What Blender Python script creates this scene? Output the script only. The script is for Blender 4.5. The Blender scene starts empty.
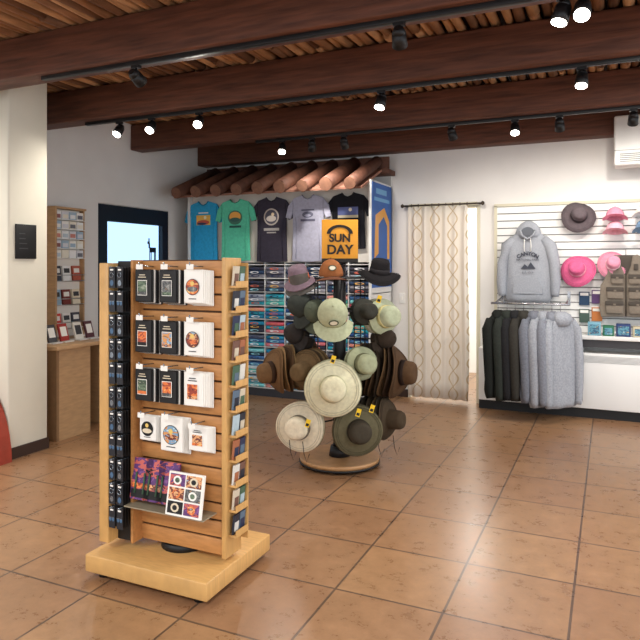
import bpy, bmesh, math, random
from mathutils import Vector, Matrix
random.seed(7)
S=bpy.context.scene
def lin(c):
    c=c/255.0
    return c/12.92 if c<=0.04045 else ((c+0.055)/1.055)**2.4
def L(r,g,b): return (lin(r),lin(g),lin(b),1.0)
_m={}
def mat(name,rgb,rough=0.6,metal=0.0,var=0.0,scale=20.0,bump=0.0,emit=0.0,spec=0.4,stretch=None):
    if name in _m: return _m[name]
    m=bpy.data.materials.new(name); m.use_nodes=True
    nt=m.node_tree; b=nt.nodes['Principled BSDF']
    c=L(*rgb)
    b.inputs['Base Color'].default_value=c
    b.inputs['Roughness'].default_value=rough
    b.inputs['Metallic'].default_value=metal
    b.inputs['Specular IOR Level'].default_value=spec
    if emit>0:
        b.inputs['Emission Color'].default_value=c
        b.inputs['Emission Strength'].default_value=emit
    if var>0 or bump>0:
        tc=nt.nodes.new('ShaderNodeTexCoord'); mp=nt.nodes.new('ShaderNodeMapping')
        nt.links.new(tc.outputs['Object'],mp.inputs[0])
        if stretch: mp.inputs['Scale'].default_value=stretch
        n=nt.nodes.new('ShaderNodeTexNoise'); n.inputs['Scale'].default_value=scale; n.inputs['Detail'].default_value=5
        nt.links.new(mp.outputs[0],n.inputs['Vector'])
        if var>0:
            r=nt.nodes.new('ShaderNodeValToRGB')
            r.color_ramp.elements[0].position=0.3; r.color_ramp.elements[1].position=0.7
            r.color_ramp.elements[0].color=(c[0]*(1-var),c[1]*(1-var),c[2]*(1-var),1)
            r.color_ramp.elements[1].color=(min(1,c[0]*(1+var)),min(1,c[1]*(1+var)),min(1,c[2]*(1+var)),1)
            nt.links.new(n.outputs['Fac'],r.inputs[0]); nt.links.new(r.outputs[0],b.inputs['Base Color'])
        if bump>0:
            bp=nt.nodes.new('ShaderNodeBump'); bp.inputs['Strength'].default_value=bump; bp.inputs['Distance'].default_value=0.01
            nt.links.new(n.outputs['Fac'],bp.inputs['Height']); nt.links.new(bp.outputs[0],b.inputs['Normal'])
    _m[name]=m
    return m
def picmat(name,cols,scale=28.0):
    """printed scenery: noise driven colour bands"""
    if name in _m: return _m[name]
    m=bpy.data.materials.new(name); m.use_nodes=True; nt=m.node_tree; b=nt.nodes['Principled BSDF']; b.inputs['Roughness'].default_value=.4
    tc=nt.nodes.new('ShaderNodeTexCoord'); mp=nt.nodes.new('ShaderNodeMapping'); mp.inputs['Scale'].default_value=(1,.01,1.8); nt.links.new(tc.outputs['Object'],mp.inputs[0])
    n=nt.nodes.new('ShaderNodeTexNoise'); n.inputs['Scale'].default_value=scale; n.inputs['Detail'].default_value=3; n.inputs['Distortion'].default_value=.8; nt.links.new(mp.outputs[0],n.inputs['Vector'])
    r=nt.nodes.new('ShaderNodeValToRGB'); r.color_ramp.interpolation='CONSTANT'
    e=r.color_ramp.elements; e[0].position=0; e[0].color=L(*cols[0]); e[1].position=.66; e[1].color=L(*cols[-1])
    k=len(cols)-2
    for i in range(k):
        q=e.new(.36+.3*i/k); q.color=L(*cols[i+1])
    nt.links.new(n.outputs['Fac'],r.inputs[0]); nt.links.new(r.outputs[0],b.inputs['Base Color']); _m[name]=m; return m

class MB:
    def __init__(s,name):
        s.name=name; s.bm=bmesh.new(); s.mats=[]
    def mi(s,m):
        if m not in s.mats: s.mats.append(m)
        return s.mats.index(m)
    def box(s,x0,x1,y0,y1,z0,z1,m,bev=0.0,M=None,seg=2):
        i=s.mi(m); bm=bmesh.new()
        vs=[bm.verts.new(p) for p in [(x0,y0,z0),(x1,y0,z0),(x1,y1,z0),(x0,y1,z0),(x0,y0,z1),(x1,y0,z1),(x1,y1,z1),(x0,y1,z1)]]
        for f in [(0,3,2,1),(4,5,6,7),(0,1,5,4),(1,2,6,5),(2,3,7,6),(3,0,4,7)]: bm.faces.new([vs[k] for k in f])
        if bev>0: bmesh.ops.bevel(bm,geom=bm.edges[:]+bm.verts[:],offset=bev,segments=seg,affect='EDGES',profile=0.5)
        s._merge(bm,i,bev>0 and seg>1,M)
    def _merge(s,bm,i,smooth,M=None):
        mp={}
        for v in bm.verts:
            co=v.co if M is None else M@v.co
            mp[v]=s.bm.verts.new(co)
        for f in bm.faces:
            try: nf=s.bm.faces.new([mp[v] for v in f.verts])
            except ValueError: continue
            nf.material_index=i; nf.smooth=smooth
        bm.free()
    def rings(s,rings,m,cap=True,smooth=True,close=True):
        i=s.mi(m); R=[[s.bm.verts.new(p) for p in r] for r in rings]
        n=len(R[0])
        for a,b in zip(R[:-1],R[1:]):
            for k in range(n if close else n-1):
                f=s.bm.faces.new((a[k],a[(k+1)%n],b[(k+1)%n],b[k])); f.material_index=i; f.smooth=smooth
        if cap:
            for r in (R[0][::-1],R[-1]):
                f=s.bm.faces.new(r); f.material_index=i
    def cyl(s,p,q,r,m,seg=14,r2=None,smooth=True):
        p=Vector(p);q=Vector(q);d=(q-p).normalized()
        u=d.orthogonal().normalized(); v=d.cross(u)
        r2=r if r2 is None else r2
        s.rings([[c+(u*math.cos(2*math.pi*k/seg)+v*math.sin(2*math.pi*k/seg))*rr for k in range(seg)] for c,rr in ((p,r),(q,r2))],m,smooth=smooth)
    def tube(s,pts,r,m,seg=8):
        pts=[Vector(p) for p in pts]
        rs=[]
        ref=Vector((0.31,0.2,0.93))
        for j,c in enumerate(pts):
            d=(pts[min(j+1,len(pts)-1)]-pts[max(j-1,0)]).normalized()
            u=d.cross(ref).normalized(); v=d.cross(u)
            rr=r[j] if isinstance(r,(list,tuple)) else r
            rs.append([c+(u*math.cos(2*math.pi*k/seg)+v*math.sin(2*math.pi*k/seg))*rr for k in range(seg)])
        s.rings(rs,m)
    def loft(s,spec,m,seg=28,rip=0.0,rn=6,M=None,ph=0.0,pw=1.0):
        rs=[]
        for j,(cx,cy,z,rx,ry) in enumerate(spec):
            ring=[]
            for k in range(seg):
                a=2*math.pi*k/seg
                ca=math.copysign(abs(math.cos(a))**pw,math.cos(a)); sa=math.copysign(abs(math.sin(a))**pw,math.sin(a))
                w=1+rip*math.sin(rn*a+ph+z*3)
                p=Vector((cx+rx*ca*(1+(w-1)*.3),cy+ry*sa*w,z))
                ring.append(M@p if M is not None else p)
            rs.append(ring)
        s.rings(rs,m)
    def prism(s,pts,M,t,m,bev=0.0):
        i=s.mi(m); bm=bmesh.new()
        a=[bm.verts.new((x,0,z)) for x,z in pts]; b=[bm.verts.new((x,t,z)) for x,z in pts]
        bm.faces.new(a); bm.faces.new(b[::-1])
        n=len(pts)
        for k in range(n): bm.faces.new((a[k],b[k],b[(k+1)%n],a[(k+1)%n]))
        bmesh.ops.recalc_face_normals(bm,faces=bm.faces[:])
        if bev>0:
            bmesh.ops.bevel(bm,geom=[e for e in bm.edges if abs(e.verts[0].co.y-e.verts[1].co.y)<1e-6],offset=bev,segments=2,affect='EDGES')
        s._merge(bm,i,False,M)
    def disc(s,c,u,v,ru,rv,m,seg=20,a0=0,a1=2*math.pi):
        i=s.mi(m);c=Vector(c);u=Vector(u);v=Vector(v)
        vs=[s.bm.verts.new(c+u*ru*math.cos(a0+(a1-a0)*k/seg)+v*rv*math.sin(a0+(a1-a0)*k/seg)) for k in range(seg)]
        f=s.bm.faces.new(vs); f.material_index=i
    def lathe(s,prof,M,m,seg=32,wave=0.0,wr=0.09,wn=2,ph=0.0):
        rs=[]
        for r,h in prof:
            rs.append([M@Vector((r*math.cos(2*math.pi*k/seg),r*math.sin(2*math.pi*k/seg),
                h+(wave*math.cos(wn*2*math.pi*k/seg+ph)*max(0,r-wr)/0.1))) for k in range(seg)])
        s.rings(rs,m,cap=False)
    def done(s,parent=None,fix=True):
        if fix: bmesh.ops.recalc_face_normals(s.bm,faces=s.bm.faces[:])
        me=bpy.data.meshes.new(s.name); s.bm.to_mesh(me); s.bm.free()
        for m in s.mats: me.materials.append(m)
        o=bpy.data.objects.new(s.name,me); S.collection.objects.link(o)
        if parent: o.parent=parent
        return o
def text(name,body,loc,size,m,rot,parent=None,ext=0.001,bold=0.0):
    c=bpy.data.curves.new(name,'FONT'); c.body=body; c.size=size; c.extrude=ext; c.align_x='CENTER'; c.align_y='CENTER'; c.offset=bold
    c.materials.append(m); o=bpy.data.objects.new(name,c); o.location=loc; o.rotation_euler=rot
    S.collection.objects.link(o)
    if parent: o.parent=parent
    return o
FRONT=(math.pi/2,0,0)

# ---------- camera
TH=0.4263
cd=bpy.data.cameras.new('camera'); cam=bpy.data.objects.new('camera',cd); S.collection.objects.link(cam)
cam.location=(0,0,1.55); cam.rotation_euler=(math.pi/2,0,TH); cd.sensor_width=36; cd.lens=36; cd.shift_y=-0.086
S.camera=cam

# ---------- materials
plaster=mat('plaster',(226,224,221),0.85,var=0.03,scale=3,bump=0.15)
beamw=mat('beam_wood',(92,54,38),0.6,var=0.4,scale=9,bump=0.4,stretch=(0.35,4,4))
trackb=mat('track_black',(22,22,24),0.45)
black=mat('black_plastic',(20,20,22),0.5)
oak=mat('oak_veneer',(202,158,98),0.42,var=0.10,scale=14,stretch=(1,6,0.7))
oak2=mat('oak_slat',(182,128,76),0.42,var=0.14,scale=12,stretch=(1,4,6))
groove=mat('slat_groove',(76,48,26),0.7)
white=mat('white_laminate',(234,234,232),0.5)
paper=mat('paper_white',(240,238,232),0.6)
greyd=mat('dark_grey',(60,60,64),0.6)
gl=mat('pewter',(140,150,160),.25,metal=.8)

def floor_mat():
    m=bpy.data.materials.new('ceramic_tile'); m.use_nodes=True; nt=m.node_tree; b=nt.nodes['Principled BSDF']
    tc=nt.nodes.new('ShaderNodeTexCoord'); br=nt.nodes.new('ShaderNodeTexBrick')
    br.offset=0; br.squash=1
    br.inputs['Scale'].default_value=1; br.inputs['Brick Width'].default_value=0.52; br.inputs['Row Height'].default_value=0.52
    br.inputs['Mortar Size'].default_value=0.006; br.inputs['Mortar Smooth'].default_value=0.1
    br.inputs['Color1'].default_value=L(160,124,90); br.inputs['Color2'].default_value=L(146,110,82); br.inputs['Mortar'].default_value=L(92,72,58)
    mp=nt.nodes.new('ShaderNodeMapping'); mp.inputs['Location'].default_value=(0.16,0.30,0)
    nt.links.new(tc.outputs['Object'],mp.inputs[0]); nt.links.new(mp.outputs[0],br.inputs['Vector'])
    n=nt.nodes.new('ShaderNodeTexNoise'); n.inputs['Scale'].default_value=9; n.inputs['Detail'].default_value=10; n.inputs['Roughness'].default_value=0.75
    nt.links.new(tc.outputs['Object'],n.inputs['Vector'])
    r=nt.nodes.new('ShaderNodeValToRGB'); r.color_ramp.elements[0].position=.33; r.color_ramp.elements[1].position=.67
    r.color_ramp.elements[0].color=(0.72,0.68,0.64,1); r.color_ramp.elements[1].color=(1.1,1.07,1.02,1)
    nt.links.new(n.outputs['Fac'],r.inputs[0])
    mx=nt.nodes.new('ShaderNodeMix'); mx.data_type='RGBA'; mx.blend_type='MULTIPLY'; mx.inputs[0].default_value=1
    nt.links.new(br.outputs['Color'],mx.inputs[6]); nt.links.new(r.outputs[0],mx.inputs[7]); nt.links.new(mx.outputs[2],b.inputs['Base Color'])
    rr=nt.nodes.new('ShaderNodeMapRange'); rr.inputs['From Min'].default_value=.3; rr.inputs['From Max'].default_value=.7; rr.inputs['To Min'].default_value=.24; rr.inputs['To Max'].default_value=.36
    nt.links.new(n.outputs['Fac'],rr.inputs['Value']); nt.links.new(rr.outputs[0],b.inputs['Roughness'])
    bp=nt.nodes.new('ShaderNodeBump'); bp.invert=True; bp.inputs['Strength'].default_value=.5; bp.inputs['Distance'].default_value=.004
    nt.links.new(br.outputs['Fac'],bp.inputs['Height'])
    bp2=nt.nodes.new('ShaderNodeBump'); bp2.inputs['Strength'].default_value=.07; bp2.inputs['Distance'].default_value=.004
    nt.links.new(n.outputs['Fac'],bp2.inputs['Height']); nt.links.new(bp.outputs[0],bp2.inputs['Normal']); nt.links.new(bp2.outputs[0],b.inputs['Normal'])
    return m

# ---------- room shell
YB=7.27
o=MB('floor'); o.box(-7.5,4,-3,9.5,-0.1,0,floor_mat()); o.done()
o=MB('wall_back')
o.box(-5.2,-2.15,YB,YB+.15,0,3.2,plaster); o.box(-1.36,4,YB,YB+.15,0,3.2,plaster); o.box(-2.15,-1.36,YB,YB+.15,2.22,3.2,plaster); o.done()
o=MB('wall_beyond_doorway'); o.box(-4,0.5,9.3,9.4,0,3.2,mat('bright_plaster',(240,238,230),.8,var=.02,scale=2)); o.done()
o=MB('wall_left')
o.box(-5.15,-5,3.6,5.26,0,3.2,plaster); o.box(-5.15,-5,6.46,YB,0,3.2,plaster); o.box(-5.15,-5,5.26,6.46,2.22,3.2,plaster); o.done()
o=MB('wall_pier'); o.box(-6.1,-4.35,3.6,3.99,0,3.16,mat('plaster_cream',(226,222,206),.85,var=.03,scale=3,bump=.15),bev=.015); o.done()
o=MB('wall_front_left'); o.box(-6.2,-6.1,-3,3.9,0,3.2,plaster); o.done()
bb=mat('baseboard_brown',(58,40,32),.6)
o=MB('baseboard_pier'); o.box(-4.35,-4.335,3.6,3.99,0,.09,bb); o.box(-6.1,-4.335,3.585,3.6,0,.09,bb); o.done()
o=MB('baseboard_back'); o.box(-2.36,-2.15,YB-.015,YB,0,.09,bb); o.box(-1.36,4,YB-.015,YB,0,.09,bb); o.done()
o=MB('baseboard_left'); o.box(-5,-4.985,3.99,5.2,0,.09,bb);o.box(-5,-4.985,6.5,YB,0,.09,bb); o.done()
o=MB('trim_doorway'); tg=mat('trim_grey',(206,200,178),.6)
o.box(-1.37,-1.33,YB-.02,YB+.16,0,2.22,tg); o.box(-2.16,-2.13,YB-.02,YB+.16,0,2.22,tg); o.box(-2.15,-1.36,YB-.02,YB+.16,2.2,2.26,tg); o.done()
o=MB('ceiling'); o.box(-6.2,4,-3,YB+.1,3.235,3.3,mat('deck_dark',(50,30,20),.9))
lm=[mat('latilla_%d'%k,c,.7,var=.3,scale=10,stretch=(3,.6,3)) for k,c in enumerate([(164,120,82),(140,98,66),(180,136,96),(108,74,50)])]
x=-6.1
while x<2.6:
    r=random.uniform(.028,.042)
    y=-.5
    while y<YB:
        ln=random.uniform(1.2,2.0); y2=min(y+ln,YB)
        j=random.uniform(-.012,.012)
        pts=[(x+r+j+random.uniform(-.010,.010),y+(y2-y)*t/4,3.19+random.uniform(-.014,.008)) for t in range(5)]
        o.tube(pts,[r*random.uniform(.82,1.08) for _ in pts],random.choice(lm),7)
        y=y2+.004
    x+=2*r+.008
o.done()
for k,y in enumerate([1.8,3.2,4.38,5.76,7.06]):
    o=MB('ceiling_beam'); o.box(-6.05 if y<3.5 else -4.995,4,y,y+.2,2.86,3.15,beamw,bev=.014); o.done()

# ---------- door in left wall
o=MB('door_1'); fr=mat('door_frame_navy',(22,30,46),.4)
X0,X1=-5.06,-5.0
o.box(X0,X1,5.27,5.34,0,2.21,fr); o.box(X0,X1,6.39,6.45,0,2.21,fr); o.box(X0,X1,5.34,6.39,2.09,2.21,fr); o.box(X0,X1,5.34,5.40,0,2.09,fr)
o.box(X0,X1,6.34,6.39,0,2.09,fr); o.box(X0,X1,5.40,6.34,0,.22,fr); o.box(X0,X1,5.40,6.34,1.0,1.06,fr); o.box(X0,X1,5.40,6.34,2.03,2.09,fr)
o.box(-4.97,-4.93,5.5,6.2,.98,1.03,mat('steel',(150,150,152),.3,metal=.9)); o.box(-5.0,-4.93,5.5,5.54,.98,1.03,fr); o.box(-5.0,-4.93,6.16,6.2,.98,1.03,fr)
dx=-5.02
def dq(y0,y1,z0,z1): o.box(dx,dx+.004,y0,y1,z0,z1,fr)
dq(6.12,6.24,1.70,1.76);dq(6.12,6.135,1.60,1.70);dq(6.15,6.16,1.61,1.70);dq(6.205,6.22,1.60,1.70);dq(6.228,6.24,1.61,1.70);dq(6.105,6.13,1.75,1.81);dq(6.085,6.125,1.80,1.83);dq(6.10,6.107,1.83,1.87);dq(6.118,6.125,1.83,1.87)
g=bpy.data.materials.new('door_glass'); g.use_nodes=True; gb=g.node_tree.nodes['Principled BSDF']; gb.inputs['Base Color'].default_value=(.45,.68,.92,1); gb.inputs['Transmission Weight'].default_value=1; gb.inputs['Roughness'].default_value=.02; gb.inputs['IOR'].default_value=1.01
o.box(-5.045,-5.035,5.40,6.34,.22,2.03,g); o.done()
o=MB('exterior_ground'); o.box(-16,-7.6,0,16,-.12,-.02,mat('concrete',(170,165,155),.9,var=.1)); o.done()

# ---------- gift spinner
def spinner():
    o=MB('gift_display_spinner')
    o.box(-2.375,-1.655,2.41,3.0,.03,.115,oak,bev=.006); 
    for cx in (-2.3,-1.73):
        for cy in (2.47,2.93): o.cyl((cx,cy,0),(cx,cy,.035),.03,black)
    o.cyl((-2.0,2.72,.11),(-2.0,2.72,.15),.12,black,24)
    o.box(-2.27,-1.685,2.63,2.74,.15,1.575,oak,bev=.004)
    o.box(-2.19,-1.69,2.618,2.63,.15,1.575,groove)
    n=17; h=(1.575-.15)/n
    for k in range(n): o.box(-2.19,-1.69,2.605,2.618,.15+k*h+.005,.15+(k+1)*h-.005,oak2,bev=.002)
    o.box(-1.70,-1.675,2.60,2.74,.14,1.585,oak,bev=.003)
    o.box(-2.36,-2.30,2.49,2.72,.15,1.56,oak,bev=.004)
    o.box(-2.30,-2.19,2.56,2.63,.15,1.57,black)
    o.box(-2.2,-2.185,2.54,2.63,.15,1.575,oak2)
    o.box(-1.675,-1.635,2.735,2.742,.2,1.56,oak)
    pal=[(40,44,56),(90,110,130),(200,190,170),(70,100,80),(210,210,205),(110,80,70),(160,100,70),(40,50,80),(170,190,200)]
    for k in range(11):
        z=.25+k*.12
        o.box(-1.675,-1.632,2.625,2.735,z-.010,z,oak)
        for q in range(2):
            y0=2.628+q*.053
            c=pal[(k*2+q)%9]
            M=Matrix.Translation((-1.662,y0,z))@Matrix.Rotation(.10,4,'Y')
            o.box(0,.010,0,.048,0,.095,mat('card_%d_%d_%d'%c,c,.5),M=M)
            c3=pal[(k+q*3+4)%9]; o.box(.010,.0115,.006,.042,.015,.06,mat('card_%d_%d_%d'%c3,c3,.5),M=M)
        o.box(-1.636,-1.631,2.625,2.735,z,z+.022,oak)
    o.done()
    o=MB('keychain_assortment')
    blu=mat('blue_card',(70,100,130),.4)
    for r in range(11):
        for c in range(2):
            xx=-2.272+c*.05; zz=1.48-r*.12
            o.cyl((xx,2.56,zz+.055),(xx,2.47,zz+.06),.003,gl,6)
            for d in range(3):
                o.box(xx-.019,xx+.019,2.485+d*.02,2.489+d*.02,zz-.045,zz+.06,black if d else mat('card_charcoal',(34,36,42),.5))
            if r%3!=1:
                o.tube([(xx+.012*math.cos(a),2.482,zz+.02+.012*math.sin(a)) for a in [q*math.pi/5 for q in range(11)]],.002,gl,5)
                o.disc((xx,2.483,zz-.02),(1,0,0),(0,0,1),.011,.015,gl if (r+c)%2 else blu)
            else:
                for sx in (-.009,.009): o.disc((xx+sx,2.483,zz),(1,0,0),(0,0,1),.008,.011,blu)
                o.box(xx-.017,xx+.017,2.481,2.484,zz+.008,zz+.011,gl)
            o.box(xx-.009,xx+.009,2.482,2.486,zz+.042,zz+.05,paper)
    o.done()
    o=MB('souvenir_card_packs')
    art={'or':picmat('pic_sunset',[(236,190,120),(222,120,60),(150,60,44),(60,36,40)],30),
         'bl':picmat('pic_sky',[(200,220,230),(120,160,190),(214,150,90),(90,70,60)],30),
         'pu':picmat('pic_dusk',[(130,80,140),(90,50,110),(196,96,90),(34,26,44)],22),
         'gr':picmat('pic_forest',[(150,160,140),(96,116,92),(60,78,62),(200,196,170)],34),
         're':picmat('pic_canyon',[(190,90,60),(226,170,120),(110,50,40),(150,170,190)],34),
         'ye':mat('art_yellow',(228,196,110),.4),'bk':black,'wh':paper,'cr':mat('art_cream',(220,206,180),.5),'gy':picmat('pic_grey',[(160,160,154),(110,112,110),(70,72,74),(200,150,100)],34)}
    def pack(x,z,w,h,cov,a1,a2,rnd,depth=.075):
        n=7
        for k in range(n):
            y=2.6-.005-k*depth/n; off=(k-n)*.0028
            m=art[cov] if (k%3!=1 or k==n-1) else paper
            o.box(x-w/2-off*.4,x+w/2-off,y-depth/n*.8,y,z-h/2+off,z+h/2+off*.3,m,bev=.003,seg=1)
        yf=2.6-.005-depth-.001
        if rnd:
            rr=w*.34
            o.disc((x,yf-.0002,z-.005),(1,0,0),(0,0,1),rr*1.08,rr*1.08,black,28)
            o.disc((x,yf-.001,z-.005),(1,0,0),(0,0,1),rr,rr,art[a1],28); o.disc((x,yf-.0018,z-.015),(1,0,0),(0,0,1),rr*.85,rr*.35,art[a2])
            o.disc((x,yf-.0024,z+.012),(1,0,0),(0,0,1),rr*.3,rr*.3,art['ye'])
            o.box(x-w*.2,x+w*.2,yf-.001,yf,z-h*.40,z-h*.375,greyd)
        else:
            o.box(x-w*.3,x+w*.3,yf-.001,yf,z-h*.32,z+h*.16,paper)
            o.box(x-w*.27,x+w*.27,yf-.002,yf,z-h*.3,z+h*.14,art[a1]); o.box(x-w*.27,x+w*.27,yf-.003,yf-.0005,z-h*.3,z-h*.2,art[a2])
            for q in range(2): o.box(x-w*(.24-.06*q),x+w*(.24-.06*q),yf-.002,yf,z+h*(.24+.07*q),z+h*(.265+.07*q),art['cr'] if cov=='bk' else greyd)
        o.cyl((x,2.61,z+h/2+.012),(x,2.5,z+h/2+.018),.003,gl,6); o.cyl((x,2.5,z+h/2+.018),(x,2.495,z+h/2+.035),.003,gl,6)
        o.box(x-.02,x+.02,2.497,2.499,z+h/2,z+h/2+.025,paper)
    cols=(-2.10,-1.95,-1.80)
    spec=[[('bk','gr','gy',0),('bk','gy','gr',0),('wh','or','gy',1)],[('bk','or','bk',0),('bk','bl','re',0),('wh','re','or',1)],[('bk','gr','or',0),('bk','or','gy',0),('wh','or','re',0)]]
    for r,z in enumerate((1.45,1.20,.96)):
        for c in range(3):
            cov,a,b,rn=spec[r][c]
            pack(cols[c]-.01,z,.098 if c<2 else .106,.158,cov,a,b,rn)
    pack(-2.10,.74,.10,.12,'wh','bk','cr',1,.05); pack(-1.955,.725,.13,.165,'wh','bl','re',1,.05); pack(-1.80,.72,.105,.115,'wh','re','or',0,.05)
    for x,c1,c2 in ((-2.13,'pu','or'),(-2.05,'pu','re'),(-1.97,'pu','pu')):
        M=Matrix.Translation((x,2.52,.385))@Matrix.Rotation(-.18,4,'X')
        o.box(-.06,.06,0,.012,0,.20,art[c1],M=M); o.box(-.055,.055,-.002,0,.01,.05,art['bk'],M=M); o.box(-.055,.055,-.0025,0,.055,.08,art[c2],M=M)
        for sx in (-.03,.02): o.cyl(M@Vector((sx,-.004,.03)),M@Vector((sx,-.004,.13)),.005,mat('cactus_green',(60,90,70),.6),6)
    M=Matrix.Translation((-1.84,2.48,.36))@Matrix.Rotation(-.18,4,'X')
    o.box(-.1,.1,0,.015,0,.2,paper,M=M)
    for i in range(2):
        for j in range(3):
            o.box(-.09+i*.094,-.004+i*.094,-.002,0,.01+j*.063,.065+j*.063,art[['bk','re','pu','gy','re'][(i*2+j)%5]],M=M)
            o.disc(M@Vector((-.047+i*.094,-.003,.037+j*.063)),(1,0,0),M.to_3x3()@Vector((0,0,1)),.024,.021,art[['cr','or','wh'][(i+j)%3]],10)
            o.disc(M@Vector((-.047+i*.094,-.004,.037+j*.063)),(1,0,0),M.to_3x3()@Vector((0,0,1)),.014,.012,art[['bk','re','gr'][(i+j)%3]],10)
    o.box(-2.2,-1.73,2.49,2.61,.35,.356,mat('acrylic',(150,140,120),.2)); o.done()
spinner()

# ---------- hats
C=Vector((-1.93,4.62,0)); RV=Vector((.9107,.4131,0)); TV=Vector((.4131,-.9107,0))
def axisM(pos,ax):
    a=(RV*ax[0]+TV*ax[1]+Vector((0,0,ax[2]))).normalized()
    q=a.to_track_quat('Z','Y'); return Matrix.Translation(pos)@q.to_matrix().to_4x4()
def fm(rgb):
    return mat('fabric_%d_%d_%d'%rgb,rgb,.85,var=.1,scale=40,bump=.25,spec=.2)
def hatmesh(o,M,R,col,band=None,wave=.02,ph=0.,crown=1.0,ccol=None):
    cr=R*.47 if R>.14 else R*.62
    ch=.11*crown
    c1=[(.001,ch*.96),(cr*.45,ch),(cr*.78,ch*.95),(cr*.92,ch*.75),(cr,0.0)]
    c2=[(cr,0.0),(cr*1.1,-.006),((cr+R)/2,-.012),(R*.97,-.03),(R,-.034),(R*.985,-.038),((cr+R)/2,-.018),(cr*1.02,-.010),(cr*.95,0.0),(cr*.88,ch*.7),(.001,ch*.85)]
    o.lathe(c1,M,fm(ccol or col),36,wave,cr,2,ph); o.lathe(c2,M,fm(col),36,wave,cr,2,ph)
    if band: o.lathe([(cr*1.005,.002),(cr*1.04,.002),(cr*.995,ch*.34),(cr*.955,ch*.34)],M,fm(band),36)
    if R>.14:
        for f in (.7,.85):
            rr=cr+(R-cr)*f; o.lathe([(rr-.002,-.0115-(f-.5)*.03),(rr,-.009-(f-.5)*.03),(rr+.002,-.0125-(f-.5)*.03)],M,fm(tuple(int(q*.85) for q in col)),36,wave,cr,2,ph)
def hat(a,b,z,ax,R,cols,band=None,n=1,wave=.02,ph=0.,crown=1.,gap=.03,name='sun_hat',ccol=None):
    o=MB(name); pos=C+RV*a+TV*b+Vector((0,0,z))
    d=(RV*ax[0]+TV*ax[1]+Vector((0,0,ax[2]))).normalized()
    for k in range(n):
        p=pos-d*gap*k
        hatmesh(o,axisM(p,(ax[0]+random.uniform(-.06,.06),ax[1],ax[2]+random.uniform(-.06,.06))),R*random.uniform(.95,1.03),cols[k%len(cols)],band if k==0 else None,wave,ph+random.uniform(-.4,.4),crown,ccol if k==0 else None)
    if n>0 and ax[2]<.5:
        o.cyl(pos-d*.02,C+Vector((0,0,z)),.006,black,6)
    return o
def tag(o,a,b,z):
    p=C+RV*a+TV*b+Vector((0,0,z)); y=mat('tag_yellow',(240,200,40),.5)
    M=Matrix.Translation(p)@Matrix.Rotation(TH,4,'Z')@Matrix.Rotation(.3,4,'Y'); o.box(-.016,.016,-.002,.002,-.028,.028,y,M=M); o.box(-.011,.011,-.003,.0,-.02,0,black,M=M)
o=MB('hat_display_rack')
o.cyl(C+Vector((0,0,.035)),C+Vector((0,0,.065)),.31,mat('oak_disc',(172,130,88),.4,var=.12),48); o.cyl(C+Vector((0,0,.02)),C+Vector((0,0,.035)),.315,black,48)
for k in range(5):
    a=k*1.2566; p=C+Vector((.24*math.cos(a),.24*math.sin(a),0)); o.cyl(p,p+Vector((0,0,.025)),.02,black,10)
o.cyl(C+Vector((0,0,.06)),C+Vector((0,0,.14)),.085,black,20,.07); o.cyl(C+Vector((0,0,.1)),C+Vector((0,0,1.56)),.05,black,16)
for z,rr in ((.42,.2),(.74,.24),(1.2,.2),(1.45,.22)):
    pts=[C+Vector((rr*math.cos(2*math.pi*k/24),rr*math.sin(2*math.pi*k/24),z)) for k in range(25)]
    o.tube(pts,.007,black,6)
    for k in range(8):
        a=k*math.pi/4; o.cyl(C+Vector((0,0,z)),C+Vector((rr*math.cos(a),rr*math.sin(a),z)),.006,black,6)
for k in range(8):
    a=k*math.pi/4+.2; o.cyl(C+Vector((.2*math.cos(a),.2*math.sin(a),.42)),C+Vector((.2*math.cos(a),.2*math.sin(a),1.45)),.005,black,6)
for a_,b_ in ((-.38,.28),(-.28,.33),(.28,.2),(.4,.16)):
    p=C+RV*a_+TV*b_; o.tube([p+Vector((0,0,.26)),p+RV*.01+Vector((0,0,.17)),p+RV*.03+Vector((0,0,.11)),p+RV*.05+Vector((0,0,.17))],.003,black,5)
rack=o.done()
SM=Matrix.Translation(C+TV*.06)@Matrix.Rotation(TH,4,'Z')
o=MB('rack_sign_board'); sg=mat('sign_orange',(236,164,48),.5); sk=mat('sign_black',(25,22,18),.5)
o.box(-.14,.14,-.012,.012,1.57,1.90,sg,bev=.003,M=SM); o.box(-.14,.14,-.015,-.0122,1.57,1.60,sk,M=SM)
for k in range(12):
    t0=k/12;t1=(k+1)/12
    def arc(t,r): a=math.pi*t; return (r*math.cos(a)*1.3,1.79+r*math.sin(a)*.9)
    pts=[arc(t0,.055),arc(t1,.055),arc(t1,.078),arc(t0,.078)]
    o.prism(pts,SM@Matrix.Translation((0,-.016,0)),.003,sk)
sb=o.done(rack)
def signtext(b,dz,s):
    text('sign_lettering',b,C+TV*.078+Vector((0,0,dz)),s,sk,(math.pi/2,0,TH),rack,.001,.003)
signtext('SUN',1.755,.085); signtext('DAY',1.665,.1)
h=hat(-.31,.1,1.44,(-.25,.35,1),.125,[(132,112,124)],(200,110,80)); h.done()
h=hat(-.30,.1,1.40,(-.25,.35,1),.13,[(92,88,84)],None); h.done()
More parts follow.
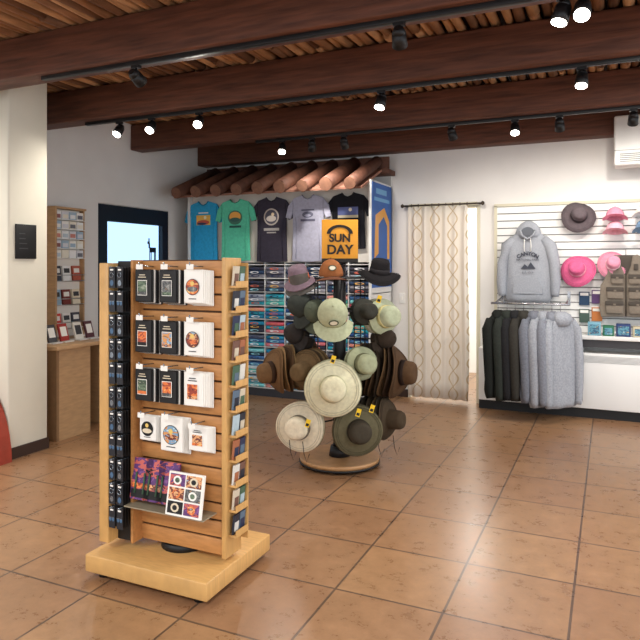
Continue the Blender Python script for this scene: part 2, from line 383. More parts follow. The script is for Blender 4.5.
def cap(o,M,col,col2=None,R=.09,H=.12):
    prof=[(.001,H)]+[(R*math.sin(a),H*math.cos(a)) for a in [k*math.pi/20 for k in range(1,11)]]+[(R*.96,0),(R*.9,H*.3),(.001,H*.9)]
    o.lathe(prof,M,fm(col),28)
    v=fm(col2 or col); n=12
    rs=[]
    for j in range(6):
        f=j/5; ring=[]
        for k in range(n+1):
            a=-1.25+2.5*k/n
            rr=R+f*.075*math.cos(a*.9)
            z=.006-.028*(abs(math.sin(a)))**2-f*.012
            ring.append(M@Vector((rr*math.cos(a)+f*0.005,rr*math.sin(a),z)))
        rs.append(ring)
    o.rings(rs,v,cap=False,close=False)
    o.rings([[p+M.to_3x3()@Vector((0,0,-.004)) for p in r] for r in rs],v,cap=False,close=False)
    o.lathe([(.008,H+.002),(.006,H+.008),(.001,H+.009)],M,v,10)
def capat(a,b,z,fwd,up,col,col2=None,name='baseball_cap',logo=None,s=1.,n=1):
    f=(RV*fwd[0]+TV*fwd[1]+Vector((0,0,fwd[2]))).normalized(); u=(RV*up[0]+TV*up[1]+Vector((0,0,up[2])))
    u=(u-f*u.dot(f)).normalized(); w=u.cross(f)
    o=MB(name)
    for k in range(n):
        M=Matrix.Identity(4)
        for i in range(3): M[i][0]=f[i];M[i][1]=w[i];M[i][2]=u[i]
        M.translation=C+RV*a+TV*b+Vector((0,0,z))-u*.035*k
        cap(o,M@Matrix.Scale(s,4),col[k%len(col)] if isinstance(col,list) else col,col2)
        if logo and k==0:
            c=M@Vector((.088*s*.82,0,.062*s*1.05)); o.disc(c+f*.012,w,(u-f*.5).normalized(),.03*s,.022*s,mat('patch_dark',(70,80,60),.7),16)
            o.disc(c+f*.0135,w,(u-f*.5).normalized(),.022*s,.015*s,mat('patch_light',(225,220,200),.7),16)
    if up[2]<.8: o.cyl(C+RV*a+TV*b+Vector((0,0,z)),C+Vector((0,0,z)),.006,black,6)
    return o
capat(-.07,.14,1.47,(.1,.9,-.1),(0,.2,1),(156,98,58),(110,70,50),logo=1,s=1.05).done()
h=hat(.31,.02,1.49,(.12,.25,1),.175,[(34,32,34)],(48,46,48),wave=.03,ph=.6); h.done()
# tier 2
capat(-.29,.14,1.24,(-.1,.3,-.95),(-.75,.65,.1),[(56,60,56),(44,46,46),(50,54,70),(84,86,80)],n=5,s=1.05).done()
capat(-.18,.2,1.20,(0,.3,-.95),(-.35,.9,.1),[(84,92,78),(54,58,54),(40,40,46)],n=4,s=1.0).done()
capat(-.06,.32,1.19,(.05,.45,-.9),(0,.9,.35),(180,186,154),logo=1,s=1.25).done()
h=hat(.2,.2,1.2,(.3,.9,.1),.105,[(60,60,54),(46,46,44)],n=3); h.done()
h=hat(.345,.16,1.16,(.5,.8,.05),.14,[(180,188,158),(150,156,126),(190,188,170)],(214,206,150),n=4,gap=.03); tag(h,.28,.32,1.3); h.done()
for a_,b_,z_,c_ in ((-.34,.06,1.02,(52,48,46)),(.34,.08,.98,(56,46,38))):
    capat(a_,b_,z_,(0,.3,-.95),(a_*2,.8,.1),[c_,(60,52,44)],n=3,s=.9).done()
# tier 3
h=hat(-.52,.1,.73,(-.85,.45,-.12),.185,[(112,84,56),(140,110,74),(88,66,46),(122,100,68),(74,56,42)],(60,42,30),n=8,wave=.035,gap=.042); h.done()
h=hat(-.27,.25,.76,(-.55,.8,.0),.155,[(100,80,54),(74,60,44),(124,102,70)],n=4,gap=.035); h.done()
h=hat(-.06,.42,.66,(.0,.95,.12),.212,[(214,210,180),(186,186,154),(150,148,120)],(186,184,150),n=3,wave=.03,ph=.5); tag(h,-.06,.47,.88);h.done()
h=hat(.17,.28,.82,(.3,.9,.1),.13,[(158,164,134),(120,122,96)],(104,106,80),n=3); tag(h,.22,.42,.52);h.done()
h=hat(.47,.12,.73,(.88,.45,.0),.21,[(82,60,40),(62,46,34),(104,80,54),(50,40,30),(84,64,44)],(40,28,22),n=8,wave=.04,gap=.04,ph=.4); h.done()
# tier 4
h=hat(-.31,.28,.35,(-.3,.9,.1),.185,[(222,212,188),(186,174,146),(150,138,112)],(120,112,98),n=3,wave=.025); tag(h,-.24,.44,.42); h.done()
h=hat(.13,.32,.33,(.12,.95,.1),.19,[(96,90,68),(72,68,54),(110,96,70)],(44,40,32),n=3,wave=.03,ccol=(62,56,46)); tag(h,.12,.46,.5);h.done()
h=hat(.38,.15,.38,(.85,.5,.0),.16,[(66,54,40),(54,46,36),(90,72,50)],n=5,gap=.04); h.done()

# ---------- t-shirt wall unit
UX0,UX1,UF=-4.77,-2.36,6.54
o=MB('apparel_shelving_unit')
shw=mat('shelf_white',(222,222,220),.5)
o.box(UX0,UX1,YB-.03,YB-.005,0,2.6,shw); o.box(UX1-.03,UX1,UF,YB-.005,0,2.48,shw); o.box(UX0,UX0+.03,UF,YB-.005,0,2.48,shw)
o.box(UX0,UX1,UF+.06,UF+.09,1.58,2.48,mat('backing_board',(210,206,198),.7))
cols=9; cw=(UX1-UX0-.03)/cols
for k in range(cols+1): o.box(UX0+k*cw,UX0+k*cw+.012,UF+.05,YB-.03,.1,1.58,shw)
rows=9; rh=(1.55-.1)/rows
for k in range(rows+1): o.box(UX0,UX1,UF+.04,YB-.03,.1+k*rh,.1+k*rh+.01,shw)
o.box(UX0,UX1,UF+.07,YB-.03,0,.1,greyd)
bl=mat('mural_blue',(34,92,170),.5,var=.15,scale=4); X=UX1; og=mat('mural_orange',(224,160,70),.5); sk2=mat('mural_sky',(110,170,214),.5)
o.box(X,X+.006,UF+.02,YB-.05,1.3,2.46,bl)
RM=Matrix.Translation((X+.007,0,0))@Matrix.Rotation(math.pi/2,4,'Z')
def mp_(pts,m): o.prism(pts,RM,.002,m)
mp_([(UF+.05,1.34),(YB-.1,1.34),(YB-.1,1.5),(UF+.4,1.62),(UF+.05,1.55)],og)
mp_([(UF+.08,1.62),(UF+.22,1.68),(UF+.22,2.0),(UF+.4,2.1),(UF+.52,2.0),(UF+.52,1.62),(UF+.6,1.62),(UF+.6,2.05),(UF+.42,2.2),(UF+.12,2.1)],og)
mp_([(UF+.08,2.26),(UF+.6,2.26),(UF+.6,2.3),(UF+.08,2.3)],sk2); mp_([(UF+.14,2.34),(UF+.5,2.34),(UF+.5,2.4),(UF+.14,2.4)],sk2)
unit=o.done()
o=MB('folded_tshirts')
pal=[(50,84,140),(50,160,180),(70,110,160),(90,96,112),(56,60,74),(120,196,200),(160,166,180),(40,130,166),(84,180,170),(216,120,128),(226,150,140),(186,210,220),(206,96,110),(130,170,120)]
for c in range(cols):
    for r in range(rows):
        x0=UX0+c*cw+.018; z=.1+r*rh+.012
        n=3; hh=.041
        for k in range(n):
            cc=random.choice(pal if r<7 else [(60,60,70),(110,110,124),(50,70,100),(150,150,160)]); y0=UF+.02+random.uniform(0,.03); dx=random.uniform(-.004,.004)
            zz=z+k*(hh+.001)
            o.box(x0+.002+dx,x0+cw-.020+dx,y0,y0+.3,zz,zz+hh,fm(cc),bev=.016,seg=2)
            xm=x0+cw/2-.008
            p2=random.choice([(230,225,215),(230,180,100),(150,210,220),(210,110,90),(240,240,240),(60,70,100)])
            o.disc((xm+dx,y0-.003,zz+hh*.5),(1,0,0),(0,0,1),.06,.014,fm(p2),14)
            o.disc((xm+dx+.01,y0-.005,zz+hh*.5),(1,0,0),(0,0,1),.035,.008,fm(cc),12)
o.done()
def tshirt(xc,ztop,w,hgt,col,kind,name='tshirt'):
    o=MB(name); hw=w*.35; Yf=UF+.02-(.022 if kind%2 else 0)
    pts=[(-.07,0),(-.04,-.035),(0,-.048),(.04,-.035),(.07,0),(hw*.95,-.035),(w*.46,-.12),(w*.52,-.25),(w*.40,-.27),(hw,-.19),(hw*1.0,-hgt*.6),(hw*1.05,-hgt),(0,-hgt-.012),(-hw*1.05,-hgt),(-hw,-hgt*.6),(-hw,-.19),(-w*.40,-.27),(-w*.52,-.25),(-w*.46,-.12),(-hw*.95,-.035)]
    M=Matrix.Translation((xc,Yf,ztop)); o.prism(pts,M,.02,fm(col),bev=.006)
    dk_=fm(tuple(int(q*.82) for q in col))
    o.tube([(xc+a,Yf-.006,ztop+b) for a,b in ((-.072,0),(-.045,-.033),(0,-.05),(.045,-.033),(.072,0))],.006,dk_,6)
    for sx in (-1,1):
        o.tube([(xc+sx*hw*.99,Yf-.001,ztop-.06),(xc+sx*hw*.97,Yf-.002,ztop-.13),(xc+sx*hw,Yf-.001,ztop-.19)],.003,dk_,5)
        o.tube([(xc+sx*hw*.8,Yf-.001,ztop-.25),(xc+sx*hw*.72,Yf-.003,ztop-.45),(xc+sx*hw*.78,Yf-.001,ztop-hgt+.02)],.004,fm(col),5)
    Y=Yf-.003
    def q(x0,x1,z0,z1,c): o.box(xc+x0,xc+x1,Y-.002,Y+.004,ztop+z0,ztop+z1,mat('print_%d_%d_%d'%c,c,.7))
    def dd(x,z,ru,rv,c,d=0): o.disc((xc+x,Y-.003-d,ztop+z),(1,0,0),(0,0,1),ru,rv,mat('print_%d_%d_%d'%c,c,.7))
    if kind==0: q(-.1,.1,-.29,-.17,(240,190,90)); dd(0,-.26,.09,.03,(200,90,70),.002); dd(-.02,-.275,.07,.015,(60,60,90),.003); q(-.07,.07,-.15,-.135,(240,240,235)); dd(.03,-.2,.02,.02,(250,240,200),.002)
    if kind==1: dd(0,-.22,.1,.085,(70,120,100)); dd(0,-.21,.08,.06,(236,170,80),.001); dd(0,-.245,.07,.025,(60,100,90),.002); q(-.08,.08,-.34,-.315,(40,90,80))
    if kind==2: dd(0,-.23,.1,.1,(190,180,170)); dd(.0,-.23,.083,.083,(80,78,90),.001); dd(0,-.25,.065,.035,(200,190,180),.002); dd(.02,-.2,.02,.02,(220,200,160),.002); q(-.1,.1,-.39,-.36,(180,175,170)); q(-.06,.06,-.42,-.405,(180,175,170))
    if kind==3: q(-.08,.08,-.18,-.165,(90,90,110)); dd(0,-.225,.07,.035,(100,100,120)); dd(0,-.235,.04,.015,(170,170,190),.001); q(-.09,.09,-.30,-.275,(90,90,110))
    if kind==4: q(-.12,.12,-.25,-.16,(90,100,150)); q(-.12,.12,-.28,-.25,(200,190,160)); dd(.03,-.19,.02,.02,(230,220,200),.003)
    o.done()
for i,(px,col,hh) in enumerate([(-4.55,(52,164,212),.73),(-4.08,(98,204,168),.73),(-3.60,(58,54,66),.75),(-3.12,(170,170,188),.75),(-2.64,(28,28,34),.62)]):
    tshirt(px,2.33+i*.005,.55,hh,col,i)
o=MB('log_awning'); lw=mat('viga_log',(92,58,44),.7,var=.3,scale=12,bump=.4); le=mat('viga_end',(120,84,66),.7,var=.2,scale=30); dkk=mat('awning_deck',(156,112,94),.75,var=.15,scale=8)
f0=Vector((0,6.16,2.40)); b0=Vector((0,7.0,2.74)); d0=(f0-b0).normalized(); up=Vector((0,-d0.z,d0.y)); up=up if up.z>0 else -up
ang=math.atan2(b0.z-f0.z,b0.y-f0.y)
M=Matrix.Translation((0,f0.y,f0.z))@Matrix.Rotation(ang,4,'X')
o.box(-4.8,-2.38,.12,.88,-.095,-.07,dkk,M=M)
for k in range(9):
    x=-4.66+k*.275; r=.072*random.uniform(.9,1.06); X_=Vector((x,0,0))
    o.cyl(X_+f0-up*(.072-r),X_+b0,r,lw,18); o.cyl(X_+f0-d0*.001,X_+f0+d0*.004,r*.93,le,18)
o.box(-4.82,-2.32,6.95,YB-.005,2.60,2.66,lw,bev=.008); o.box(-4.82,-2.32,7.02,7.055,2.66,2.80,lw,bev=.008); o.done()

# ---------- curtain
cm=bpy.data.materials.new('ogee_curtain_fabric'); cm.use_nodes=True; nt=cm.node_tree; b=nt.nodes['Principled BSDF']; b.inputs['Roughness'].default_value=.85
tc=nt.nodes.new('ShaderNodeTexCoord'); sx=nt.nodes.new('ShaderNodeSeparateXYZ'); nt.links.new(tc.outputs['UV'],sx.inputs[0])
def mth(op,a,bv=None):
    n=nt.nodes.new('ShaderNodeMath'); n.operation=op
    for i,v in enumerate((a,bv)):
        if v is None: continue
        if isinstance(v,(int,float)): n.inputs[i].default_value=v
        else: nt.links.new(v,n.inputs[i])
    return n.outputs[0]
u=mth('MULTIPLY',sx.outputs[0],1/.3); w=mth('MULTIPLY',mth('SINE',mth('MULTIPLY',sx.outputs[1],2*math.pi/.36)),.25)
def line(e): return mth('LESS_THAN',mth('ABSOLUTE',mth('SUBTRACT',mth('FRACT',e),.5)),.035)
m1=mth('MAXIMUM',line(mth('ADD',u,w)),line(mth('SUBTRACT',u,w)))
mx=nt.nodes.new('ShaderNodeMix'); mx.data_type='RGBA'; nt.links.new(m1,mx.inputs[0]); mx.inputs[6].default_value=L(224,216,204); mx.inputs[7].default_value=L(194,174,142)
nt.links.new(mx.outputs[2],b.inputs['Base Color'])
bm=bmesh.new(); uvl=bm.loops.layers.uv.new('UVMap'); NX,NZ=110,12; g2=[]
for j in range(NZ+1):
    z=.03+2.19*j/NZ; row=[]
    for i in range(NX+1):
        f=i/NX; x=-2.14+.69*f + (.02*math.sin(z*2)*(1-j/NZ))
        y=YB-.08+.022*math.sin(f*2*math.pi*6+.3*math.sin(z*2))+.01*math.sin(f*31+z)
        row.append(bm.verts.new((x,y,z)))
    g2.append(row)
for j in range(NZ):
    for i in range(NX):
        f=bm.faces.new((g2[j][i],g2[j][i+1],g2[j+1][i+1],g2[j+1][i])); f.smooth=True
        for lp,(ii,jj) in zip(f.loops,((i,j),(i+1,j),(i+1,j+1),(i,j+1))): lp[uvl].uv=(ii/NX*1.0,.03+2.19*jj/NZ)
me=bpy.data.meshes.new('doorway_curtain'); bm.to_mesh(me); bm.free(); me.materials.append(cm); cur=bpy.data.objects.new('doorway_curtain',me); S.collection.objects.link(cur)
sol=cur.modifiers.new('thick','SOLIDIFY'); sol.thickness=.004
o=MB('curtain_rod'); rodm=mat('rod_bronze',(70,60,52),.4,metal=.6)
o.cyl((-2.2,YB-.08,2.235),(-1.3,YB-.08,2.235),.010,rodm,10)
for x in (-2.21,-1.29): o.lathe([(.001,-.025),(.02,-.012),(.022,0),(.018,.014),(.001,.025)],Matrix.Translation((x,YB-.08,2.235)),rodm,12)
for x in (-2.17,-1.33): o.box(x-.008,x+.008,YB-.08,YB,2.225,2.245,rodm)
for k in range(9): 
    x=-2.1+k*.08; o.tube([(x,YB-.08+.018*math.cos(a),2.235+.018*math.sin(a)) for a in [q*math.pi/5 for q in range(11)]],.003,rodm,5)
o.done()

# ---------- slat panel on back wall
o=MB('slat_display_panel'); gr=mat('slat_shadow',(130,130,128),.7)
SX0,SX1=-1.14,1.3
o.box(SX0,SX1,YB-.02,YB-.001,.68,2.19,gr)
n=19; h=(2.19-.68)/n
for k in range(n): o.box(SX0,SX1,YB-.035,YB-.02,.68+k*h+.006,.68+(k+1)*h-.006,white)
o.box(SX0-.03,SX0,YB-.045,YB-.001,.67,2.2,tg); o.box(SX0-.03,SX1,YB-.045,YB-.001,2.19,2.22,tg); o.done()
YS=YB-.035
o=MB('radiator_cabinet')
o.box(-1.3,1.6,7.0,YB-.04,.1,.66,white,bev=.006); o.box(-1.3,1.6,7.03,YB-.04,0,.1,black); 
for x in (-.35,.35,1.0): o.box(x,x+.006,6.997,7.001,.12,.64,gr)
for k in range(12):
    if k%2==0: o.box(-.3,1.5,6.996,7.001,.57+k*.006,.572+k*.006,gr)
o.done()
o=MB('display_ledge'); o.box(-.38,1.6,6.97,YB-.04,.80,.84,white,bev=.003); o.box(-.38,1.6,6.99,7.0,.72,.80,greyd)
o.box(-.38,-.35,6.98,YB-.04,.661,.80,white); o.box(1.4,1.43,6.98,YB-.04,.661,.80,white); o.done()
o=MB('boxed_souvenirs')
for x,w,hh,c in ((-.21,.12,.13,(120,170,190)),(-.07,.1,.10,(40,110,80)),(.05,.13,.12,(40,60,110)),(.2,.1,.1,(200,190,160)),(.33,.12,.13,(60,120,180)),(.48,.12,.1,(200,60,60))):
    o.box(x,x+w,6.99,7.12,.842,.842+hh,mat('box_%d_%d_%d'%c,c,.5),bev=.004); o.box(x+.015,x+w-.015,6.987,6.991,.856,.842+hh-.02,picmat('pic_box',[(200,210,200),(90,150,170),(50,90,120),(220,180,120)],26)); 
o.done()

heather=mat('heather_grey',(156,160,168),.9,var=.12,scale=90,bump=.2,spec=.15)
def wall_hoodie():
    o=MB('hooded_sweatshirt'); x,y=-.80,YS-.085; D=-.05; k_=.88
    o.loft([(x,y,1.20+D,.24*k_,.05),(x,y,1.24+D,.26*k_,.06),(x,y,1.27+D,.285*k_,.065),(x,y,1.45+D,.275*k_,.06),(x,y,1.7+D,.265*k_,.058),(x,y,1.84+D,.25*k_,.055),(x,y,1.90+D,.2*k_,.05),(x,y,1.95+D,.11,.05)],heather,36,.10,7,pw=.8)
    for s in (-1,1):
        o.tube([(x+s*.15,y,1.875+D),(x+s*.22,y-.005,1.80+D),(x+s*.262,y-.02,1.62+D),(x+s*.275,y-.03,1.42+D),(x+s*.27,y-.03,1.30+D),(x+s*.268,y-.03,1.27+D)],[.05,.066,.058,.052,.044,.038],heather,16)
    o.loft([(x,y-.0,1.88+D,.12,.055),(x,y-.01,1.93+D,.135,.07),(x,y-.005,1.99+D,.118,.065),(x,y,2.04+D,.08,.05),(x,y,2.07+D,.03,.02)],heather,24,.05,5)
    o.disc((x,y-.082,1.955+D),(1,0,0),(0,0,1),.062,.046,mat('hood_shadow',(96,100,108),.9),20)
    o.tube([(x-.075,y-.075,1.97+D),(x-.055,y-.09,1.91+D),(x,y-.09,1.875+D),(x+.055,y-.09,1.91+D),(x+.075,y-.075,1.97+D)],.012,heather,8)
    for s in(-1,1): o.tube([(x+s*.03,y-.085,1.88+D),(x+s*.035,y-.08,1.8+D),(x+s*.03,y-.078,1.74+D)],.004,paper,6)
    M=Matrix.Translation((x,y-.072,D)); o.prism([(-.15,1.29),(.15,1.29),(.15,1.36),(.10,1.47),(-.10,1.47),(-.15,1.36)],M,.02,heather,bev=.004)
    ob=o.done(); ink=mat('ink_navy',(60,64,76),.7)
    for i,ch in enumerate('CANYON'):
        a=(i-2.5)*.26
        text('letter_%d'%i,ch,(x+.15*math.sin(a),y-.075,1.57+D+.15*math.cos(a)),.055,ink,(math.pi/2,a*.8,0),ob,bold=.002)
    text('line','NATIONAL PARK',(x,y-.075,1.655+D),.03,ink,FRONT,ob); text('line2','EST. 1919',(x,y-.075,1.52+D),.028,ink,FRONT,ob)
    o=MB('mountain_print'); o.prism([(-.07,1.56),(-.03,1.61),(0,1.58),(.03,1.63),(.08,1.56)],Matrix.Translation((x,y-.073,D)),.003,ink); o.done(ob)
wall_hoodie()
o=MB('garment_rail'); chrome=mat('chrome',(170,170,172),.25,metal=.9)
o.cyl((-1.12,6.72,1.16),(-.36,6.72,1.16),.012,chrome,12)
for x in (-1.08,-.40): o.cyl((x,6.72,1.16),(x,YS,1.2),.01,chrome,10); o.box(x-.015,x+.015,YS-.006,YS,1.13,1.27,chrome)
o.done()
def hang(x,col,yaw,ln,name='hanging_hoodie'):
    o=MB(name); m=mat('fleece_%d_%d_%d'%col,col,.95,var=.15,scale=60,bump=.25,spec=.1)
    M=Matrix.Translation((x,6.72,0))@Matrix.Rotation(yaw,4,'Z')
    zt=1.05; q=.80
    o.loft([(0,0,zt-ln,.235*q,.05),(0,0,zt-ln+.04,.25*q,.06),(0,0,zt-ln+.08,.26*q,.066),(0,0,zt-.4,.25*q,.058),(0,0,zt-.15,.235*q,.052),(0,0,zt-.05,.19*q,.048),(0,0,zt,.09*q,.04)],m,36,.18,7,M=M,ph=x*9)
    for s in (-1,1):
        pts=[(s*.17*q,0,zt-.05),(s*.235*q,-.01,zt-.14),(s*.255*q,-.03,zt-.4),(s*.25*q,-.04,zt-.65),(s*.245*q,-.04,zt-ln+.06),(s*.24*q,-.04,zt-ln+.02)]
        o.tube([M@Vector(p) for p in pts],[.04,.055,.05,.045,.038,.03],m,12)
    o.loft([(0,-.02,zt-.1,.08,.055),(0,-.03,zt-.04,.11,.07),(0,-.02,zt+.01,.10,.06),(0,0,zt+.04,.05,.03)],m,20,.1,5,M=M)
    hk=[M@Vector((0,0,zt+.03)),M@Vector((0,0,zt+.09)),M@Vector((0,.015,zt+.125)),M@Vector((0,.0,zt+.13)),M@Vector((0,-.015,zt+.115))]
    o.tube(hk,.003,chrome,6); o.done()
for i,(x,c,yw,l_) in enumerate([(-1.05,(36,38,36),1.1,.84),(-.96,(50,54,50),1.15,.86),(-.88,(40,40,42),1.1,.85),(-.80,(58,56,52),1.1,.85)]): hang(x,c,yw,l_)
for i,(x,c,yw,l_) in enumerate([(-.70,(116,120,130),1.1,.86),(-.61,(154,158,166),1.05,.9),(-.53,(130,134,144),1.05,.88),(-.45,(158,162,170),.85,.9)]): hang(x,c,yw,l_)

def whats(name,x,z,R,col,band,ax=(.0,-1,.25)):
    o=MB(name); a=Vector(ax).normalized(); q=a.to_track_quat('Z','Y')
    M=Matrix.Translation((x,YS-.10,z))@q.to_matrix().to_4x4(); hatmesh(o,M,R,col,band,.02,1.); o.cyl((x,YS,z+.02),(x,YS-.1,z+.02),.004,chrome,6); return o
whats('sun_hat',-.30,2.06,.17,(96,86,90),(56,50,54),(.15,-1,.35)).done()
whats('sun_hat',-.31,1.50,.175,(214,100,144),(236,160,184),(-.15,-1,.4)).done()
whats('sun_hat',.02,1.56,.145,(226,150,174),(246,206,216),(.1,-1,.3)).done()
o=MB('baseball_cap'); pk=[(230,150,174),(238,180,194)]
for k in range(2):
    M=Matrix.Translation((.04,YS-.12,2.02-.14*k))@Matrix.Rotation(-.25,4,'X')@Matrix.Rotation(-math.pi/2,4,'Z'); cap(o,M,pk[k])
o.cyl((.04,YS,1.98),(.04,YS-.12,1.98),.004,chrome,6); o.done()
o=MB('baseball_cap')
for k in range(2):
    M=Matrix.Translation((.32,YS-.12,2.04-.15*k))@Matrix.Rotation(-.25,4,'X')@Matrix.Rotation(-math.pi/2,4,'Z'); cap(o,M@Matrix.Scale(1.1,4),[(240,236,230),(120,150,180)][k])
o.cyl((.32,YS,1.98),(.32,YS-.12,1.98),.004,chrome,6); o.done()
def vest(x,vc,dc):
    o=MB('fishing_vest'); vm=mat('vest_%d'%vc[0],vc,.9,var=.1,scale=50,bump=.2); vd=mat('vestd_%d'%dc[0],dc,.9); y=YS-.085
    o.loft([(x,y+.02,1.03,.23,.03),(x,y+.02,1.3,.235,.035),(x,y+.02,1.45,.18,.03),(x,y+.02,1.56,.18,.03),(x,y+.02,1.62,.15,.028),(x,y+.02,1.65,.08,.02)],vd,32,.04,6,pw=.8)
    for s in (-1,1):
        M=Matrix.Translation((x,y-.03,0)); P=[(.006,1.03),(.23,1.02),(.245,1.1),(.235,1.34),(.20,1.40),(.175,1.48),(.18,1.56),(.165,1.62),(.10,1.655),(.06,1.64),(.045,1.54),(.006,1.44)]
        o.prism([(s*a,b_) for a,b_ in P],M,.03,vm,bev=.008)
        for z0,z1,w in ((1.06,1.18,.16),(1.21,1.32,.15),(1.36,1.45,.11)):
            xc=x+s*(.025+w/2); o.box(xc-w/2,xc+w/2,y-.055,y-.02,z0,z1,vm,bev=.008); o.box(xc-w/2-.004,xc+w/2+.004,y-.063,y-.04,z1-.035,z1+.006,vd,bev=.004); o.box(xc-.012,xc+.012,y-.065,y-.06,z1-.035,z1-.02,vm)
        o.box(x+s*.09-.02,x+s*.09+.02,y-.045,y-.025,1.5,1.56,vd,bev=.004)
    o.cyl((x,y-.032,1.03),(x,y-.032,1.44),.004,vd,6)
    o.cyl((x,y+.02,1.64),(x,y+.02,1.70),.003,chrome,6); o.cyl((x,y+.02,1.70),(x,YS,1.71),.004,chrome,6); o.done()
vest(.14,(128,118,106),(76,70,64)); vest(.66,(150,136,108),(84,76,62))
o=MB('picture_cards')
for i,(x,z,c) in enumerate([(-.30,1.0,(70,90,80)),(-.18,1.02,(200,120,60)),(-.30,1.18,(30,60,90)),(-.18,1.2,(90,60,110))]):
    o.box(x,x+.1,YS-.02,YS-.001,z-.05,z+.09,mat('card2_%d_%d_%d'%c,c,.5)); o.box(x+.01,x+.09,YS-.022,YS-.019,z+.05,z+.08,paper)
o.done()
o=MB('air_conditioner_unit'); acm=mat('ac_white',(226,226,224),.45)
o.box(.03,1.0,6.8,7.055,2.51,2.99,acm,bev=.02); 
for k in range(5): o.box(.08,.95,6.794,6.801,2.54+k*.018,2.548+k*.018,gr)
o.box(.03,1.0,6.797,6.801,2.65,2.655,gr); o.done()
o=MB('light_switch'); o.box(-2.27,-2.2,YB-.012,YB,1.1,1.22,white,bev=.003); o.box(-2.242,-2.228,YB-.018,YB-.01,1.14,1.18,paper); o.done()

# ---------- left side
o=MB('wood_counter'); ok3=mat('counter_wood',(186,150,110),.45,var=.12,scale=10,stretch=(1,1,5)); dk=mat('counter_dark',(140,108,76),.5,var=.1)
o.box(-4.98,-4.38,4.12,4.9,.80,.835,ok3,bev=.004); o.box(-4.95,-4.42,4.15,4.18,0,.80,dk); o.box(-4.95,-4.42,4.83,4.86,0,.8,ok3); o.box(-4.95,-4.90,4.18,4.83,0,.8,ok3); o.box(-4.44,-4.42,4.18,4.55,0,.8,ok3); o.done()
o=MB('postcard_rack')
Y0,Y1=4.58,4.97
rb=mat('rack_back',(228,225,218),.6)
o.box(-4.985,-4.975,Y0,Y1,.84,2.1,rb); o.box(-4.985,-4.87,Y0-.02,Y0,.836,2.12,ok3); o.box(-4.985,-4.92,Y1,Y1+.015,.836,2.12,ok3); o.box(-4.985,-4.88,Y0,Y1,2.1,2.12,ok3)
pl=[(240,238,232),(214,216,222),(232,226,210),(160,184,204),(236,236,236),(200,130,116),(110,110,118),(190,204,214),(140,90,90)]
for r in range(5):
    z=1.62+r*.095
    o.box(-4.975,-4.89,Y0,Y1,z-.006,z,white)
    for c in range(4):
        cc=pl[(r+c*2)%5]; y0=Y0+.008+c*.096
        o.box(-4.955,-4.915,y0,y0+.086,z,z+.078,mat('pc_%d_%d_%d'%cc,cc,.5)); c2=random.choice(pl); o.box(-4.915,-4.913,y0+.01,y0+.076,z+.012,z+.05,mat('pc_%d_%d_%d'%c2,c2,.5))
wire=mat('rack_wire',(190,190,190),.3,metal=.8)
for r in range(3):
    z=.92+r*.235
    o.cyl((-4.9,Y0,z),(-4.9,Y1,z),.004,wire,6); o.cyl((-4.9,Y0,z+.06),(-4.9,Y1,z+.06),.004,wire,6)
    o.box(-4.975,-4.9,Y0,Y1,z-.004,z,white)
    for c in range(3):
        cc=[(206,60,50),(236,232,226),(70,70,80),(150,180,200),(120,50,44),(226,214,190),(60,66,80),(240,240,238),(180,90,70)][r*3+c]; y0=Y0+.01+c*.125+random.uniform(0,.01)
        M=Matrix.Translation((-4.95,y0,z))@Matrix.Rotation(-.12,4,'Y'); o.box(0,.02,0,.10,0,.15,mat('br2_%d_%d_%d'%cc,cc,.45),M=M); o.box(.02,.022,.015,.085,.08,.125,paper if sum(cc)<500 else greyd,M=M)
o.done()
o=MB('brochure_stack')
for k,(y,c) in enumerate([(4.3,(70,70,74)),(4.44,(160,50,44)),(4.62,(226,222,212)),(4.76,(90,50,56))]):
    M=Matrix.Translation((-4.62,y,.838))@Matrix.Rotation(-.3,4,'Y'); o.box(-.01,.008,-.05,.05,0.006,.17,mat('br_%d'%k,c,.5),M=M); o.box(.008,.01,-.035,.035,.05,.14,paper if k!=2 else greyd,M=M); o.box(-4.7,-4.56,y-.055,y+.055,.836,.845,white)
o.done()
o=MB('wall_notice_sign'); o.box(-4.349,-4.335,3.66,3.86,1.6,1.88,black,bev=.002); 
for k in range(4): o.box(-4.335,-4.333,3.69,3.69+random.uniform(.05,.10),1.80-k*.04,1.808-k*.04,greyd)
o.done()
o=MB('fireplace_arch'); rd=mat('adobe_red',(150,58,40),.6,var=.15,scale=10,bump=.2)
cx=-5.03; rr=[]
for k in range(25):
    a=math.pi*k/24; rr.append([(cx+r*math.cos(a),y,max(0,r*1.1*math.sin(a))) for r,y in ((.74,3.46),(.74,3.584),(.56,3.584),(.56,3.46))])
o.rings(rr,rd,smooth=False)
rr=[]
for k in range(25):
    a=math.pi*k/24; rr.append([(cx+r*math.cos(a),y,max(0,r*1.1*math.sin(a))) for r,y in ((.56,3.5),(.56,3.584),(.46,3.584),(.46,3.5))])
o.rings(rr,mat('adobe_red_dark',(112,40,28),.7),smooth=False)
o.prism([(cx+.46*math.cos(math.pi*k/20),.46*1.1*math.sin(math.pi*k/20)) for k in range(21)],Matrix.Translation((0,3.57,0)),.012,mat('arch_dark_infill',(30,24,22),.9)); o.done()  # flat dark panel fills the inner opening of the arch

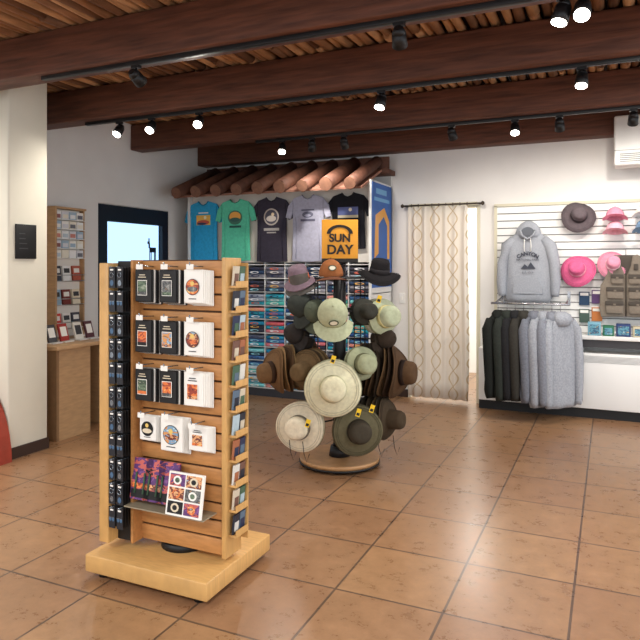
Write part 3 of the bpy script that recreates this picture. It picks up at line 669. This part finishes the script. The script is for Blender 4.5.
# ---------- tracks and spot heads
def track(name,x0,x1,y,z): 
    o=MB(name); o.box(x0,x1,y-.018,y+.018,z-.03,z,trackb,bev=.003); o.done()
track('track_rail',-3.6,1.6,3.26,2.862); track('track_rail',-4.4,1.6,4.48,2.862); track('track_rail',-3.4,1.6,5.86,2.862)
lens=mat('lamp_lens',(255,246,232),.3,emit=26)
def spot(x,y,tgt,lit=True,e=38,warm=(1,.93,.84)):
    z=2.832
    o=MB('track_light'); p=Vector((x,y,z-.07)); d=(Vector(tgt)-p).normalized()
    o.box(x-.03,x+.03,y-.016,y+.016,z-.018,z,trackb); o.cyl((x,y,z-.01),(x,y,z-.07),.008,trackb,8)
    a=p-d*.05; q=p+d*.06
    o.cyl(a,a+d*.03,.024,trackb,18,.038); o.cyl(a+d*.03,q,.038,trackb,18,.042)
    o.cyl(q-d*.002,q+d*.002,.036,lens if lit else black,18)
    ob=o.done()
    if lit:
        l=bpy.data.lights.new('lamp','SPOT'); l.energy=e; l.spot_size=2.1; l.spot_blend=1; l.color=warm; l.shadow_soft_size=.035
        lo=bpy.data.objects.new('lamp',l); lo.location=q+d*.045; lo.rotation_euler=d.to_track_quat('-Z','Y').to_euler(); S.collection.objects.link(lo); lo.parent=ob
    return ob
E=62
spot(-2.78,3.26,(-2.9,6,1.5),False); spot(-1.02,3.26,(-1.4,5,1.3),False); spot(-.21,3.26,(-.9,2.6,0),True,E); spot(.3,3.26,(1,6,.5),True,E); spot(-.12,3.26,(-.2,2.0,1.2),True,15)
spot(-4.01,4.48,(-4.0,3.0,.8),True,E*.7); spot(-3.65,4.48,(-3.2,2.5,.5),True,E); spot(-3.15,4.48,(-2.6,2.6,.9),True,E*1.1)
spot(-1.54,4.48,(-1.75,3.6,.6),True,E); spot(-.17,4.48,(-.3,3.4,0),True,E)
spot(-3.09,5.86,(-2.6,4.6,.8),True,E*.6); spot(-2.75,5.86,(-3.3,7.0,1.2),True,E*.8); spot(-2.40,5.86,(-2.6,7.2,1.0),True,E*.6); spot(-1.33,5.86,(-1.1,7.2,1.2),True,E*.8); spot(-.77,5.86,(-.6,4.6,.6),True,E*.6,(1,.84,.92)); spot(-.4,5.86,(-.4,7.2,1.2),True,E*.6); spot(.17,5.86,(.1,7.2,1.4),True,E)
diff=mat('fill_panel_glow',(255,250,240),.4,emit=3)  # glowing face of the added fill panels
def fill_panel(x,y,e,sx=1.2,sy=.5):  # out-of-view panel with area light, added only to brighten the room
    o=MB('added_fill_panel'); o.box(x-sx/2-.03,x+sx/2+.03,y-sy/2-.03,y+sy/2+.03,2.80,2.855,white); o.box(x-sx/2,x+sx/2,y-sy/2,y+sy/2,2.79,2.80,diff)
    for s in (-1,1): o.cyl((x+s*sx*.4,y,2.85),(x+s*sx*.4,y,3.16),.01,trackb,8)
    ob=o.done(); l=bpy.data.lights.new('lamp','AREA'); l.shape='RECTANGLE'; l.size=sx; l.size_y=sy; l.energy=e; l.color=(1,.97,.93)
    lo=bpy.data.objects.new('lamp',l); lo.location=(x,y,2.78); S.collection.objects.link(lo); lo.parent=ob
fill_panel(-3.6,-.4,90); fill_panel(-.5,-.9,85); fill_panel(2.6,1.0,85); fill_panel(3.0,4.9,115); fill_panel(-5.2,2.4,35,.6,.6)
l=bpy.data.lights.new('added_doorway_fill','POINT'); l.energy=130; l.shadow_soft_size=.2; l.color=(1,.97,.92); lo=bpy.data.objects.new('added_doorway_fill',l); lo.location=(-1.7,8.4,2.4); S.collection.objects.link(lo)  # bare point light added to brighten the space behind the doorway
w=bpy.data.worlds.new('world'); S.world=w; w.use_nodes=True; bg=w.node_tree.nodes['Background']; bg.inputs[0].default_value=(.88,.94,1,1); bg.inputs[1].default_value=1.85
S.view_settings.view_transform='Standard'
